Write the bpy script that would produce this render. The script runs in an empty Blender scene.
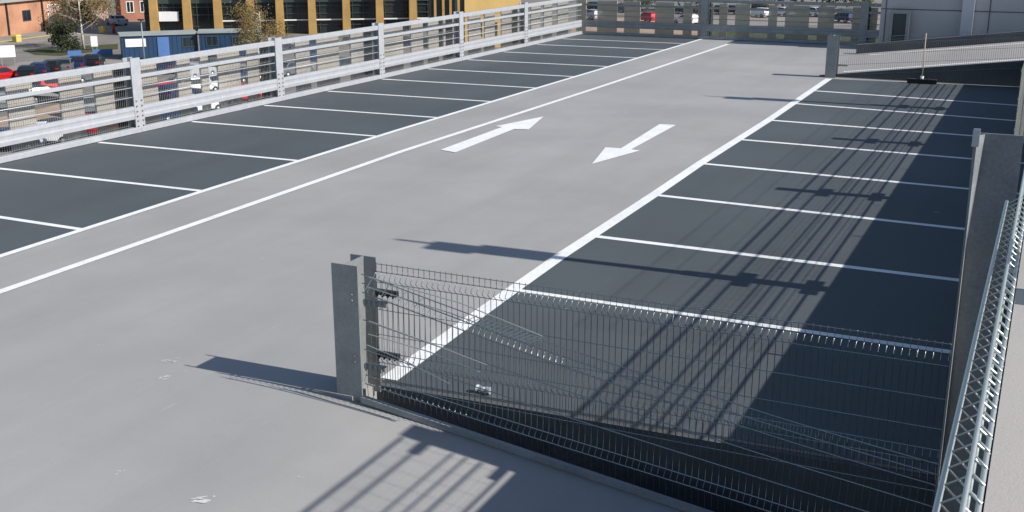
import bpy, bmesh, math, random
from mathutils import Vector, Matrix
R = math.radians
rnd = random.Random(7)
scene = bpy.context.scene
col = scene.collection

# ------------------------------------------------------------------ camera
CH = 3.8
F_PX = 1140.06
YAW, PITCH, ROLL = 0.4398, -0.2817, -0.0012
cam_d = bpy.data.cameras.new('camera')
cam = bpy.data.objects.new('camera', cam_d); col.objects.link(cam)
CAMROT = Matrix.Rotation(YAW, 3, 'Z') @ Matrix.Rotation(PITCH + math.pi/2, 3, 'X') @ Matrix.Rotation(ROLL, 3, 'Z')
cam.matrix_world = Matrix.Translation((0, 0, CH)) @ CAMROT.to_4x4()
cam_d.sensor_width = 36.0
cam_d.lens = 36.0 * F_PX / 1024.0
cam_d.clip_start = 0.05
cam_d.clip_end = 3000
scene.camera = cam

# ------------------------------------------------------------------ world and sun
SUN_EL, SUN_AZ = R(35.6), R(1.9)          # azimuth measured from +X towards +Y
world = bpy.data.worlds.new('World'); scene.world = world; world.use_nodes = True
wn = world.node_tree.nodes; wl = world.node_tree.links
bg = wn['Background']; sky = wn.new('ShaderNodeTexSky'); sky.sky_type = 'NISHITA'
sky.sun_disc = False; sky.sun_elevation = SUN_EL; sky.sun_rotation = math.pi/2 - SUN_AZ
sky.air_density = 1.0; sky.dust_density = 0.6; sky.ozone_density = 1.6
wl.new(sky.outputs[0], bg.inputs[0]); bg.inputs[1].default_value = 0.095
sd = bpy.data.lights.new('sun', 'SUN'); sd.energy = 4.7; sd.angle = R(0.5); sd.color = (1.0, 0.955, 0.88)
sun = bpy.data.objects.new('sun', sd); col.objects.link(sun)
sdir = Vector((math.cos(SUN_EL)*math.cos(SUN_AZ), math.cos(SUN_EL)*math.sin(SUN_AZ), math.sin(SUN_EL)))
sun.rotation_euler = sdir.to_track_quat('Z', 'Y').to_euler(); sun.location = (40, 0, 40)
scene.view_settings.view_transform = 'Standard'; scene.view_settings.look = 'None'
scene.view_settings.exposure = 0.38; scene.view_settings.gamma = 1.0
scene.view_settings.use_curve_mapping = False

def gp(x, y, z=0.0):
    "world point at height z that the photograph shows at pixel x, y"
    d = CAMROT @ Vector(((x-512)/F_PX, -(y-256)/F_PX, -1)); t = (z-CH)/d.z
    return Vector((d.x*t, d.y*t, z))

# ------------------------------------------------------------------ materials
def mat(name, color, rough=0.8, metal=0.0, var=0.12, scale=3.0, c2=None, bump=0.0, bscale=40.0, detail=6.0, spec=0.4, fine=0.0, fscale=60.0):
    m = bpy.data.materials.new(name); m.use_nodes = True
    n = m.node_tree.nodes; l = m.node_tree.links; p = n['Principled BSDF']
    p.inputs['Roughness'].default_value = rough; p.inputs['Metallic'].default_value = metal
    p.inputs['Specular IOR Level'].default_value = spec
    tc = n.new('ShaderNodeTexCoord'); nz = n.new('ShaderNodeTexNoise'); l.new(tc.outputs['Object'], nz.inputs['Vector'])
    nz.inputs['Scale'].default_value = scale; nz.inputs['Detail'].default_value = detail; nz.inputs['Roughness'].default_value = 0.6
    mr = n.new('ShaderNodeMapRange'); l.new(nz.outputs[0], mr.inputs[0]); mr.inputs[1].default_value = 0.3; mr.inputs[2].default_value = 0.7
    mx = n.new('ShaderNodeMix'); mx.data_type = 'RGBA'; l.new(mr.outputs[0], mx.inputs[0])
    a = tuple(max(0, c*(1-var)) for c in color); b = tuple(c*(1+var) for c in color)
    if c2: a, b = color, c2
    mx.inputs[6].default_value = (*a, 1); mx.inputs[7].default_value = (*b, 1)
    out = mx.outputs[2]
    if fine > 0:
        nf = n.new('ShaderNodeTexNoise'); l.new(tc.outputs['Object'], nf.inputs['Vector']); nf.inputs['Scale'].default_value = fscale; nf.inputs['Detail'].default_value = 3
        mf = n.new('ShaderNodeMapRange'); l.new(nf.outputs[0], mf.inputs[0]); mf.inputs[1].default_value = 0.25; mf.inputs[2].default_value = 0.75
        mf.inputs[3].default_value = 1-fine; mf.inputs[4].default_value = 1+fine
        vm = n.new('ShaderNodeVectorMath'); vm.operation = 'SCALE'; l.new(out, vm.inputs[0]); l.new(mf.outputs[0], vm.inputs['Scale'])
        out = vm.outputs[0]
    l.new(out, p.inputs['Base Color'])
    if bump > 0:
        nb = n.new('ShaderNodeTexNoise'); l.new(tc.outputs['Object'], nb.inputs['Vector']); nb.inputs['Scale'].default_value = bscale; nb.inputs['Detail'].default_value = 4
        bp = n.new('ShaderNodeBump'); bp.inputs['Strength'].default_value = bump; bp.inputs['Distance'].default_value = 0.01
        l.new(nb.outputs[0], bp.inputs['Height']); l.new(bp.outputs[0], p.inputs['Normal'])
    return m

def deck_mat(name, base, stain, pale, sc=0.35):
    "sealed car park deck: broad mottling, rubber haze along the driving lines, small stains, pale scratches"
    m = bpy.data.materials.new(name); m.use_nodes = True
    n = m.node_tree.nodes; l = m.node_tree.links; p = n['Principled BSDF']
    p.inputs['Roughness'].default_value = 0.72; p.inputs['Specular IOR Level'].default_value = 0.35
    tc = n.new('ShaderNodeTexCoord')
    def noise(scale, detail=5, vec=None, rough=0.6, dist=0.0):
        z = n.new('ShaderNodeTexNoise'); z.inputs['Scale'].default_value = scale; z.inputs['Detail'].default_value = detail
        z.inputs['Roughness'].default_value = rough; z.inputs['Distortion'].default_value = dist
        l.new(vec or tc.outputs['Object'], z.inputs['Vector']); return z.outputs[0]
    def ramp(v, a, b, lo=0.0, hi=1.0):
        r = n.new('ShaderNodeMapRange'); r.inputs[1].default_value = a; r.inputs[2].default_value = b
        r.inputs[3].default_value = lo; r.inputs[4].default_value = hi; l.new(v, r.inputs[0]); return r.outputs[0]
    def mix(f, A, B):
        x = n.new('ShaderNodeMix'); x.data_type = 'RGBA'; l.new(f, x.inputs[0])
        for s, i in ((A, 6), (B, 7)):
            if isinstance(s, tuple): x.inputs[i].default_value = (*s, 1)
            else: l.new(s, x.inputs[i])
        return x.outputs[2]
    mp = n.new('ShaderNodeMapping'); mp.inputs['Scale'].default_value = (1.3, 0.12, 1); l.new(tc.outputs['Object'], mp.inputs['Vector'])
    c = mix(ramp(noise(sc, 6), 0.35, 0.65), tuple(v*0.90 for v in base), tuple(v*1.08 for v in base))
    c = mix(ramp(noise(0.9, 5, mp.outputs[0]), 0.45, 0.8, 0, 0.5), c, stain)
    c = mix(ramp(noise(7, 6, None, 0.7, 0.4), 0.60, 0.78, 0, 0.30), c, stain)
    mp2 = n.new('ShaderNodeMapping'); mp2.inputs['Rotation'].default_value = (0, 0, 0.35); mp2.inputs['Scale'].default_value = (5, 0.6, 1); l.new(tc.outputs['Object'], mp2.inputs['Vector'])
    c = mix(ramp(noise(2.2, 7, mp2.outputs[0], 0.7), 0.62, 0.74, 0, 0.45), c, pale)
    c = mix(ramp(noise(26, 3, None, 0.5), 0.66, 0.74, 0, 0.30), c, stain)
    c = mix(ramp(noise(17, 4, None, 0.6, 1.0), 0.69, 0.76, 0, 0.35), c, pale)
    c = mix(ramp(noise(90, 2), 0.3, 0.7, 0, 0.16), c, tuple(v*0.6 for v in base))
    l.new(c, p.inputs['Base Color'])
    bp = n.new('ShaderNodeBump'); bp.inputs['Strength'].default_value = 0.25; bp.inputs['Distance'].default_value = 0.006
    l.new(noise(120, 3), bp.inputs['Height']); l.new(bp.outputs[0], p.inputs['Normal'])
    return m

M = {}
M['aisle'] = deck_mat('aisle_coating', (.318, .315, .312), (.245, .243, .240), (.42, .415, .41))
M['bay'] = deck_mat('bay_coating', (.073, .085, .094), (.050, .058, .065), (.14, .15, .16))
M['upper'] = deck_mat('upper_coating', (.36, .34, .325), (.29, .27, .26), (.45, .43, .42))
M['concrete'] = mat('concrete', (.22, .215, .205), .9, var=.18, scale=1.5, bump=.3, fine=.08)
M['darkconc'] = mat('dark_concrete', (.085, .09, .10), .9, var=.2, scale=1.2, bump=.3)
M['paint'] = mat('white_paint', (.74, .745, .74), .6, var=.07, scale=2.5, fine=.08, fscale=25, c2=None)
_n = M['paint'].node_tree.nodes; _l = M['paint'].node_tree.links; _p = _n['Principled BSDF']
_src = _p.inputs['Base Color'].links[0].from_socket; _tc = _n.new('ShaderNodeTexCoord'); _z = _n.new('ShaderNodeTexNoise'); _z.inputs['Scale'].default_value = 9; _z.inputs['Detail'].default_value = 8; _z.inputs['Roughness'].default_value = .75
_l.new(_tc.outputs['Object'], _z.inputs[0]); _r = _n.new('ShaderNodeMapRange'); _r.inputs[1].default_value = .58; _r.inputs[2].default_value = .72; _r.inputs[4].default_value = .7; _l.new(_z.outputs[0], _r.inputs[0])
_x = _n.new('ShaderNodeMix'); _x.data_type = 'RGBA'; _l.new(_r.outputs[0], _x.inputs[0]); _l.new(_src, _x.inputs[6]); _x.inputs[7].default_value = (.34, .34, .35, 1); _l.new(_x.outputs[2], _p.inputs['Base Color'])
M['stain'] = mat('oil_stain', (.052, .060, .068), .5, var=.2, scale=9)
M['scuff'] = mat('scuff_mark', (.55, .55, .55), .7, var=.2, scale=9)
M['galv'] = mat('galvanised_steel', (.43, .445, .475), .5, .30, var=.07, scale=7, fine=.06, fscale=30, bump=.05, bscale=20)
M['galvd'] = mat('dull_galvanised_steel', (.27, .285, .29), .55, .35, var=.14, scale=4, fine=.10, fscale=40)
M['wire'] = mat('mesh_wire', (.36, .39, .39), .24, .92, var=.05, scale=5)
M['dsteel'] = mat('dark_weathered_steel', (.24, .26, .28), .6, .1, var=.15, scale=5, fine=.12, fscale=40)
M['wirel'] = mat('bright_mesh_wire', (.46, .50, .49), .35, .6, var=.05, scale=5)
M['bolt'] = mat('bolt_metal', (.32, .30, .28), .5, .6, var=.1)
M['black'] = mat('black_plastic', (.02, .02, .022), .55, var=.1)
M['clad'] = mat('cladding_mesh', (.42, .385, .345), .75, .0, var=.08, scale=.8, fine=.10, fscale=18)
_n = M['clad'].node_tree.nodes; _l = M['clad'].node_tree.links      # perforated sheet: about a third of it is open
_t = _n.new('ShaderNodeBsdfTransparent'); _x = _n.new('ShaderNodeMixShader'); _x.inputs[0].default_value = .25
_l.new(_n['Principled BSDF'].outputs[0], _x.inputs[1]); _l.new(_t.outputs[0], _x.inputs[2]); _l.new(_x.outputs[0], _n['Material Output'].inputs[0])
M['clad_tan'] = M['clad'].copy(); M['clad_tan'].name = 'tan_cladding_mesh'
for _q in M['clad_tan'].node_tree.nodes:
    if _q.bl_idname == 'ShaderNodeMix': _q.inputs[6].default_value = (.56, .50, .38, 1); _q.inputs[7].default_value = (.64, .57, .44, 1)
M['brick'] = None
M['asph'] = mat('asphalt', (.19, .172, .155), .95, var=.22, scale=.25, fine=.12, fscale=2.5)
M['pave'] = mat('pale_paving', (.25, .225, .205), .95, var=.15, scale=.3, fine=.1, fscale=3)
M['sand'] = mat('sandy_ground', (.36, .25, .175), .95, var=.18, scale=.4, fine=.1, fscale=3)
M['grass'] = mat('verge_grass', (.05, .058, .02), .95, var=.35, scale=.8, fine=.2, fscale=4)
M['yellow'] = mat('yellow_paint', (.55, .44, .12), .7)
M['blue'] = mat('blue_cabin_paint', (.016, .05, .11), .5, var=.15, scale=.8)
M['blue2'] = mat('light_blue_panel', (.08, .17, .38), .5, var=.1, scale=1)
M['roofg'] = mat('grey_felt_roof', (.28, .31, .30), .9, var=.12, scale=.6)
M['white'] = mat('white_panel', (.75, .75, .75), .6, var=.04)
M['ochre'] = mat('ochre_timber', (.42, .26, .09), .7, var=.16, scale=.7)
M['ochrew'] = mat('ochre_render', (.62, .42, .16), .8, var=.08, scale=.5)
M['glass'] = mat('dark_glass', (.018, .026, .030), .12, .0, var=.5, scale=.25, spec=.6)
M['frame'] = mat('window_frame_metal', (.05, .072, .075), .5, .3)
M['red'] = mat('red_panel', (.30, .05, .05), .6)
M['pink'] = mat('pink_render', (.42, .28, .26), .9, var=.1, scale=.4)
M['slate'] = mat('grey_roof_sheet', (.30, .29, .28), .85, var=.08, scale=.3)
M['gbld'] = mat('grey_metal_cladding', (.41, .41, .42), .6, .15, var=.05, scale=.5, fine=.03, fscale=12)
M['gbldd'] = mat('pale_pilaster_metal', (.50, .515, .55), .6, .15, var=.04)
M['wood'] = mat('broom_wood', (.40, .33, .25), .7, var=.15, scale=6)
M['bristle'] = mat('broom_bristle', (.035, .035, .035), .9, var=.2, scale=20)
M['tin'] = mat('crushed_tin', (.75, .77, .80), .3, .7)
M['bark'] = mat('bark', (.20, .16, .12), .95, var=.3, scale=3)
M['birch'] = mat('pale_bark', (.50, .47, .42), .9, var=.3, scale=3)
M['leafo'] = mat('spring_leaf_bronze', (.21, .12, .045), .8, c2=(.13, .12, .035), scale=.7)
M['leafg'] = mat('dark_leaf', (.035, .055, .014), .8, c2=(.09, .10, .02), scale=.5)
M['leafd'] = mat('conifer_leaf', (.02, .03, .015), .85, c2=(.045, .055, .02), scale=.6)
M['tyre'] = mat('tyre', (.015, .015, .015), .9)
M['cglass'] = mat('car_glass', (.015, .02, .025), .08, 0, var=.1, spec=.7)
M['rim'] = mat('wheel_rim', (.5, .5, .5), .4, .6)
M['lampw'] = mat('lamp_lens', (.7, .7, .68), .2)
M['tail'] = mat('tail_lens', (.35, .01, .01), .3)
CARC = dict(white=(.72, .72, .72), silver=(.42, .44, .46), black=(.012, .013, .016), navy=(.015, .025, .07), red=(.45, .015, .02), blue=(.05, .13, .35), grey=(.12, .13, .14), green=(.02, .06, .04))
for k, c in CARC.items(): M['car_'+k] = mat('car_paint_'+k, c, .38, .1, var=.02, spec=.35)
def brick_mat(name, c1, c2, mortar):
    m = bpy.data.materials.new(name); m.use_nodes = True
    n = m.node_tree.nodes; l = m.node_tree.links; p = n['Principled BSDF']; p.inputs['Roughness'].default_value = .9
    tc = n.new('ShaderNodeTexCoord'); mp = n.new('ShaderNodeMapping'); l.new(tc.outputs['Object'], mp.inputs[0])
    sx = n.new('ShaderNodeSeparateXYZ'); l.new(tc.outputs['Object'], sx.inputs[0])
    ad = n.new('ShaderNodeMath'); ad.operation = 'ADD'; l.new(sx.outputs[0], ad.inputs[0]); l.new(sx.outputs[1], ad.inputs[1])
    cx = n.new('ShaderNodeCombineXYZ'); l.new(ad.outputs[0], cx.inputs[0]); l.new(sx.outputs[2], cx.inputs[1])
    b = n.new('ShaderNodeTexBrick'); b.inputs['Scale'].default_value = 4.4; l.new(cx.outputs[0], b.inputs[0])
    b.inputs['Color1'].default_value = (*c1, 1); b.inputs['Color2'].default_value = (*c2, 1); b.inputs['Mortar'].default_value = (*mortar, 1)
    b.inputs['Mortar Size'].default_value = .03
    nz = n.new('ShaderNodeTexNoise'); nz.inputs['Scale'].default_value = .35; nz.inputs['Detail'].default_value = 6; l.new(tc.outputs['Object'], nz.inputs[0])
    mr = n.new('ShaderNodeMapRange'); l.new(nz.outputs[0], mr.inputs[0]); mr.inputs[1].default_value = .3; mr.inputs[2].default_value = .7; mr.inputs[3].default_value = .75; mr.inputs[4].default_value = 1.25
    vm = n.new('ShaderNodeVectorMath'); vm.operation = 'SCALE'; l.new(b.outputs[0], vm.inputs[0]); l.new(mr.outputs[0], vm.inputs['Scale'])
    l.new(vm.outputs[0], p.inputs['Base Color']); return m
M['brick'] = brick_mat('orange_brick', (.40, .17, .09), (.46, .21, .12), (.36, .24, .17))
M['brickr'] = brick_mat('red_brick', (.34, .11, .06), (.40, .15, .08), (.33, .22, .16))

# ------------------------------------------------------------------ mesh helper
class MB:
    def __init__(s): s.v = []; s.f = []; s.sm = []
    def poly(s, pts, faces, smooth=False):
        o = len(s.v); s.v += [tuple(p) for p in pts]
        for f in faces: s.f.append(tuple(i+o for i in f)); s.sm.append(smooth)
        return s
    def box(s, x0, x1, y0, y1, z0, z1, mtx=None):
        p = [Vector(q) for q in ((x0,y0,z0),(x1,y0,z0),(x1,y1,z0),(x0,y1,z0),(x0,y0,z1),(x1,y0,z1),(x1,y1,z1),(x0,y1,z1))]
        if mtx is not None: p = [mtx @ q for q in p]
        return s.poly(p, ((0,3,2,1),(4,5,6,7),(0,1,5,4),(1,2,6,5),(2,3,7,6),(3,0,4,7)))
    def hexa(s, p): return s.poly(p, ((0,3,2,1),(4,5,6,7),(0,1,5,4),(1,2,6,5),(2,3,7,6),(3,0,4,7)))
    def tube(s, pts, r, n=6, cap=True, r2=None):
        pts = [Vector(p) for p in pts]; rings = []
        for i, p in enumerate(pts):
            a = pts[max(0, i-1)]; b = pts[min(len(pts)-1, i+1)]; d = (b-a).normalized()
            u = d.cross(Vector((0,0,1)))
            if u.length < 1e-3: u = d.cross(Vector((0,1,0)))
            u.normalize(); w = d.cross(u); rr = r if r2 is None else r+(r2-r)*i/(len(pts)-1)
            rings.append([p + (u*math.cos(2*math.pi*k/n) + w*math.sin(2*math.pi*k/n))*rr for k in range(n)])
        P = [q for ring in rings for q in ring]; F = []
        for i in range(len(pts)-1):
            for k in range(n):
                a = i*n+k; b = i*n+(k+1) % n; F.append((a, b, b+n, a+n))
        if cap: F.append(tuple(range(n-1, -1, -1))); F.append(tuple((len(pts)-1)*n+k for k in range(n)))
        return s.poly(P, F, True)
    def sheet(s, pts, z):
        return s.poly([(p[0], p[1], z if len(p) < 3 else p[2]) for p in pts], [tuple(range(len(pts)))])
    def build(s, name, m, parent=None, bevel=0.0):
        me = bpy.data.meshes.new(name); me.from_pydata(s.v, [], s.f); me.materials.append(m)
        me.polygons.foreach_set('use_smooth', s.sm)
        me.update()
        bm = bmesh.new(); bm.from_mesh(me); bmesh.ops.recalc_face_normals(bm, faces=bm.faces); bm.to_mesh(me); bm.free()
        o = bpy.data.objects.new(name, me); col.objects.link(o)
        if parent is not None:
            o.parent = parent; o.matrix_parent_inverse = Matrix.Identity(4)
            off = parent_world(parent)
            me.transform(off.inverted())
        if bevel:
            b = o.modifiers.new('bevel', 'BEVEL'); b.width = bevel; b.segments = 2; b.limit_method = 'ANGLE'
        return o
def parent_world(o):
    m = Matrix.Translation(o.location) @ o.rotation_euler.to_matrix().to_4x4()
    return parent_world(o.parent) @ m if o.parent else m
def tag(o, label=None, cat=None, group=None, kind=None):
    if label: o['label'] = label
    if cat: o['category'] = cat
    if group: o['group'] = group
    if kind: o['kind'] = kind
    return o
def empty(name, loc, label, cat, group=None, rz=0):
    o = bpy.data.objects.new(name, None); o.location = loc; o.rotation_euler = (0, 0, rz); o.empty_display_size = .2
    col.objects.link(o); return tag(o, label, cat, group)
def struct(mb, name, m): return tag(mb.build(name, m), kind='structure')
def strip(pts, w):
    "flat ribbon outline of width w along polyline pts"
    L, Rr = [], []
    pts = [Vector((p[0], p[1])) for p in pts]
    for i, p in enumerate(pts):
        d = (pts[min(i+1, len(pts)-1)] - pts[max(i-1, 0)]).normalized(); nrm = Vector((-d.y, d.x))
        L.append(p+nrm*w/2); Rr.append(p-nrm*w/2)
    return L + Rr[::-1]
def ribbon(mb, pts, w, zf):
    q = strip(pts, w); n = len(pts)
    for i in range(n-1):
        a, b, c, d = q[i], q[i+1], q[2*n-2-i], q[2*n-1-i]
        mb.poly([(p.x, p.y, zf(p.x, p.y)) for p in (a, b, c, d)], [(3, 2, 1, 0)])

# ------------------------------------------------------------------ the setting
GZ = -10.0
XL, YF = -15.98, 39.62            # edges of the deck
YN, YD = 7.46, 8.02               # edge of the falling ramp, edge of the bay deck
SL = .128
def rampn(x): return -SL*(x+5.0)
def rampe(x): return 0 if x <= -6 else (-.032*(x+6)**2 if x < -4 else -SL*(x+5.0))
def rampf(x): return .26 + .123*(x+3.4)
XF0 = -5.51                        # where the rising ramp leaves the deck

struct(MB().sheet([(-900, -300), (600, -300), (600, 1500), (-900, 1500)], GZ), 'ground', M['asph'])

d = MB()
d.box(XL, -6.0, -12, YF, -.35, 0)                    # aisle side
d.box(-6.0, -5.0, YN, YF, -.35, 0)
EDGE = [(-5.0, 7.47), (-4.97, 7.88), (-4.5, 7.905), (-4.0, 7.93), (-3.0, 7.97), (-1.4, 8.03), (.35, 8.10)]
n_ = len(EDGE)
for (xa, ya), (xb, yb) in zip(EDGE, EDGE[1:]):          # bays side
    d.hexa([(xa,ya,-.35),(xb,yb,-.35),(xb,30.7,-.35),(xa,30.7,-.35),(xa,ya,0),(xb,yb,0),(xb,30.7,0),(xa,30.7,0)])
struct(d, 'car_park_deck', M['aisle'])
b = MB()
FL = [gp(-260, 339), gp(0, 256.8), gp(200, 192.5), gp(400, 129.8), gp(560, 81.5), gp(705, 38.2)]
b.poly([(-15.66, FL[0].y, .004)] + [(p.x, p.y, .004) for p in FL] + [(-15.66, FL[-1].y, .004)], [tuple(range(8))])
RL = [(-4.96, 7.91)]+[(gp(*p).x, gp(*p).y) for p in ((389, 380), (404, 369), (457, 330.5), (509.7, 292.5), (560, 257), (592, 236), (655, 194.5), (700.6, 163.5), (768, 120.8), (829, 79))]
bp_ = EDGE[1:-1]+[(.3, 8.095), (.3, 30.66)]+[(p[0], p[1]) for p in RL[::-1][:-1]]
b.poly([(p[0], p[1], .004) for p in bp_], [tuple(range(len(bp_)))])
struct(b, 'parking_bay_surface', M['bay'])
# near ramp, falling to the right under the upper deck
rp = MB()
rx = [-6.0+.1*i for i in range(21)]+[-3, 0, 4, 12]
nr = len(rx)
rp.poly([(x, y_, rampe(x)) for y_ in (-12, YN) for x in rx], [(i, i+1, i+1+nr, i+nr) for i in range(nr-1)], True)
rp.poly([(x, YN, z) for z in (0, -.35) for x in rx] , [])
rp.poly([(x, YN, rampe(x)) for x in rx]+[(x, YN, rampe(x)-.35) for x in rx], [(i, i+1, i+1+nr, i+nr) for i in range(nr-1)])
rp.poly([(x, y_, rampe(x)-.35) for y_ in (-12, YN) for x in rx], [(i, i+1, i+1+nr, i+nr) for i in range(nr-1)])
struct(rp, 'ramp_down', M['aisle'])
# far ramp, rising to the right
rf = MB()
rf.hexa([(XF0,30.78,-.3),(7,30.78,.3),(7,36.62,.3),(XF0,36.62,-.3),(XF0,30.78,.003),(7,30.78,rampf(7)),(7,36.62,rampf(7)),(XF0,36.62,.003)])
struct(rf, 'ramp_up', M['upper'])
rw = MB(); rw.hexa([(XF0,30.701,-.3),(7,30.701,-.3),(7,30.779,-.3),(XF0,30.779,-.3),(XF0,30.701,.02),(7,30.701,rampf(7)+.05),(7,30.779,rampf(7)+.05),(XF0,30.779,.02)])
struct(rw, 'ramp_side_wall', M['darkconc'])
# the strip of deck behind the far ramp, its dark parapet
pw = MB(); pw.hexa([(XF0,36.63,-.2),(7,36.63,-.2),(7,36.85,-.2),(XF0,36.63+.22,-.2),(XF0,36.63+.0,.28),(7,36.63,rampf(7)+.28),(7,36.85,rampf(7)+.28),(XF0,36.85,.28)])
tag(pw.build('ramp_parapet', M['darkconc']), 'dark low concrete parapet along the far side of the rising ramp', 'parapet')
# lower level seen down the gap, and the fascia of the bay deck
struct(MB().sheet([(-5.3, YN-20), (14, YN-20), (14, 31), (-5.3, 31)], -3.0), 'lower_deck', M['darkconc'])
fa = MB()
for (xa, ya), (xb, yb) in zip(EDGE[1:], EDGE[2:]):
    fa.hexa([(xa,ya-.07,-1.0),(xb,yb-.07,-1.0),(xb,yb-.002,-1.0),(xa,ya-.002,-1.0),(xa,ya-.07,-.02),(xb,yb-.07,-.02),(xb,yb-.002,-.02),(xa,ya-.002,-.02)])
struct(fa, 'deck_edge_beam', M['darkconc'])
# upper split levels on the right
U1, U2 = 2.17, 1.42
u = MB().box(-.028, 12, -6, 7.42, U1-.32, U1)
struct(u, 'upper_deck', M['upper'])
u = MB().box(.05, 12, 7.6, 30.6, U2-.32, U2)
struct(u, 'upper_deck', M['upper'])
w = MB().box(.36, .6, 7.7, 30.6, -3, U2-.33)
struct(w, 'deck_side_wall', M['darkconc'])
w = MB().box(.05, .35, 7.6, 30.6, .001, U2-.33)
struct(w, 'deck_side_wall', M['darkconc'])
w = MB().box(11, 11.3, -6, 30.6, -3, U2-.33)  # unseen wall, added to block light below the upper deck
struct(w, 'deck_side_wall', M['darkconc'])  # the added unseen wall, only blocks light below the upper deck
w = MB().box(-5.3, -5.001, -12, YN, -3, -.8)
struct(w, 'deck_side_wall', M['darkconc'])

# painted lines
def flat(z): return lambda x, y: z
Z2 = .009
lm = MB()
ribbon(lm, FL, .115, flat(Z2))
LL = [gp(-260, 379), gp(0, 292.4), gp(200, 222.5), gp(400, 152.3), gp(600, 87.2), gp(728, 44.4)]
ribbon(lm, LL, .125, flat(Z2))
ribbon(lm, [gp(729, 43.6), gp(753, 43.2)], .13, flat(Z2+.003))
ribbon(lm, RL[1:], .165, flat(Z2))
SP, YR, YLL = .6436*CH, 3.452*CH, 2.7942*CH
def lx(y):
    for p, q in zip(FL, FL[1:]):
        if p.y <= y <= q.y: return p.x+(q.x-p.x)*(y-p.y)/(q.y-p.y)
    return FL[-1].x
left_rows = [(217.5, 79.5, 229.5), (168.9, 202, 191.3), (143.6, 296.5, 160.8), (122.5, 373.8, 136.3), (106.2, 400, 115.2), (92.3, 488.2, 101.6), (79.4, 533, 88), (68.4, 570.2, 76.6), (59.5, 603.4, 66.5), (52, 632.7, 57.9), (45.4, 658, 49.7), (39.1, 675.7, 43.4)]
LX0 = [0, 0, 93.7, 182.6, 257, 330, 371, 417.9, 458.9, 494, 521.4, 554.6]
for k in range(-2, len(left_rows)):
    if k >= 0:
        q = gp(left_rows[k][1], left_rows[k][2]); q0 = gp(LX0[k], left_rows[k][0]); sl_ = max(-.03, min(.03, (q0.y-q.y)/(q0.x-q.x)))
        y = q.y + sl_*(lx(q.y)-q.x); y2 = q.y + sl_*(-15.62-q.x)
    else: y = y2 = YLL + k*SP
    ribbon(lm, [(lx(y)+.02, y), (-15.62, y2)], .10, flat(Z2-.002))
for px, py, qx, qy in ((510,290,945,352),(594.5,236.6,953,280),(657,195.5,960,229),(703.7,164,964,188.8),(739,139.7,965.8,158.7),(769.6,120.4,970.6,135.9),(793.5,103.7,1011.7,120.7),(814.3,91,1011.7,105.2)):
    a = gp(px, py); c = gp(qx, qy); y1 = c.y + (c.y-a.y)/(c.x-a.x)*(.0-c.x)
    ribbon(lm, [(a.x+.01, a.y), (c.x, c.y), (.02, y1)], .115, flat(Z2-.002))
struct(lm, 'line_marking', M['paint'])
rm = MB()
ribbon(rm, [(-5.0+.55*i, 31.35) for i in range(14)], .22, lambda x, y: rampf(x)+.006)
ribbon(rm, [(-5.0+.55*i, 35.9) for i in range(14)], .22, lambda x, y: rampf(x)+.006)
struct(rm, 'line_marking', M['paint'])
for pts in ([(441.3,150.9),(496.5,131.2),(496,126.3),(543,116.9),(529,128.6),(512.5,129.6),(455,153.2)][:0] or
            [[(440.5,150.2),(502,127.4),(495,126.6),(543.5,116.9),(528.5,129.8),(514,129.4),(455.5,152.8)],
             [(591.7,164.5),(605.4,147.7),(621,148.8),(659.5,124.5),(676,125.3),(631,149.8),(640,150.9)]]):
    am = MB(); P = [gp(*p) for p in pts]
    am.poly([(p.x, p.y, Z2) for p in P], [tuple(range(len(P)))]); 
    struct(am, 'arrow_marking', M['paint'])
# dark drips and oil spots
st = MB()
def spot(x, y, s, z):
    pts = []
    for k in range(11):
        t = 2*math.pi*k/11; q = s*rnd.uniform(.6, 1.15); pts.append((x+math.cos(t)*q, y+math.sin(t)*q*1.2, z))
    st.poly(pts, [tuple(range(11))])
for i in range(26):
    k = rnd.randrange(2)
    if k: x, y = rnd.uniform(-4.3, -.8), rnd.uniform(9, 30)
    else: x, y = rnd.uniform(-15, -11.5), rnd.uniform(10, 36)
    spot(x, y, rnd.uniform(.015, .06), .0062+.0001*(i % 7))
for i in range(0): spot(rnd.uniform(-10, -6.2), rnd.uniform(8, 34), rnd.uniform(.012, .04), .0022+.0001*(i % 7))
struct(st, 'oil_spot', M['stain'])
# pale scuffs on the near deck
sc = MB()
for cx, cy, s, n in ((171, 362, .085, 9), (163, 378, .085, 8), (199, 497, .10, 10), (186, 372, .05, 3), (100, 345, .05, 3), (262, 258, .06, 3), (236, 300, .05, 3), (120, 470, .05, 3), (300, 470, .04, 2)):
    c = gp(cx, cy)
    for i in range(n):
        ox, oy = rnd.gauss(0, s*.5), rnd.gauss(0, s*.45); a = rnd.uniform(.1, 1.0); L = rnd.uniform(.15, .7)*s; W = rnd.uniform(.04, .14)*s
        pts = []
        for k in range(9):
            t = 2*math.pi*k/9; rr = rnd.uniform(.5, 1.1)
            x, y = math.cos(t)*L*rr, math.sin(t)*W*rr
            pts.append((c.x+ox+x*math.cos(a)-y*math.sin(a), c.y+oy+x*math.sin(a)+y*math.cos(a), (rampe(c.x+ox+x*math.cos(a)-y*math.sin(a)) if c.y < YN else 0)+.002+.0004*i))
        sc.poly(pts, [tuple(range(9))])
struct(sc, 'paint_scuff', M['scuff'])

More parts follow.
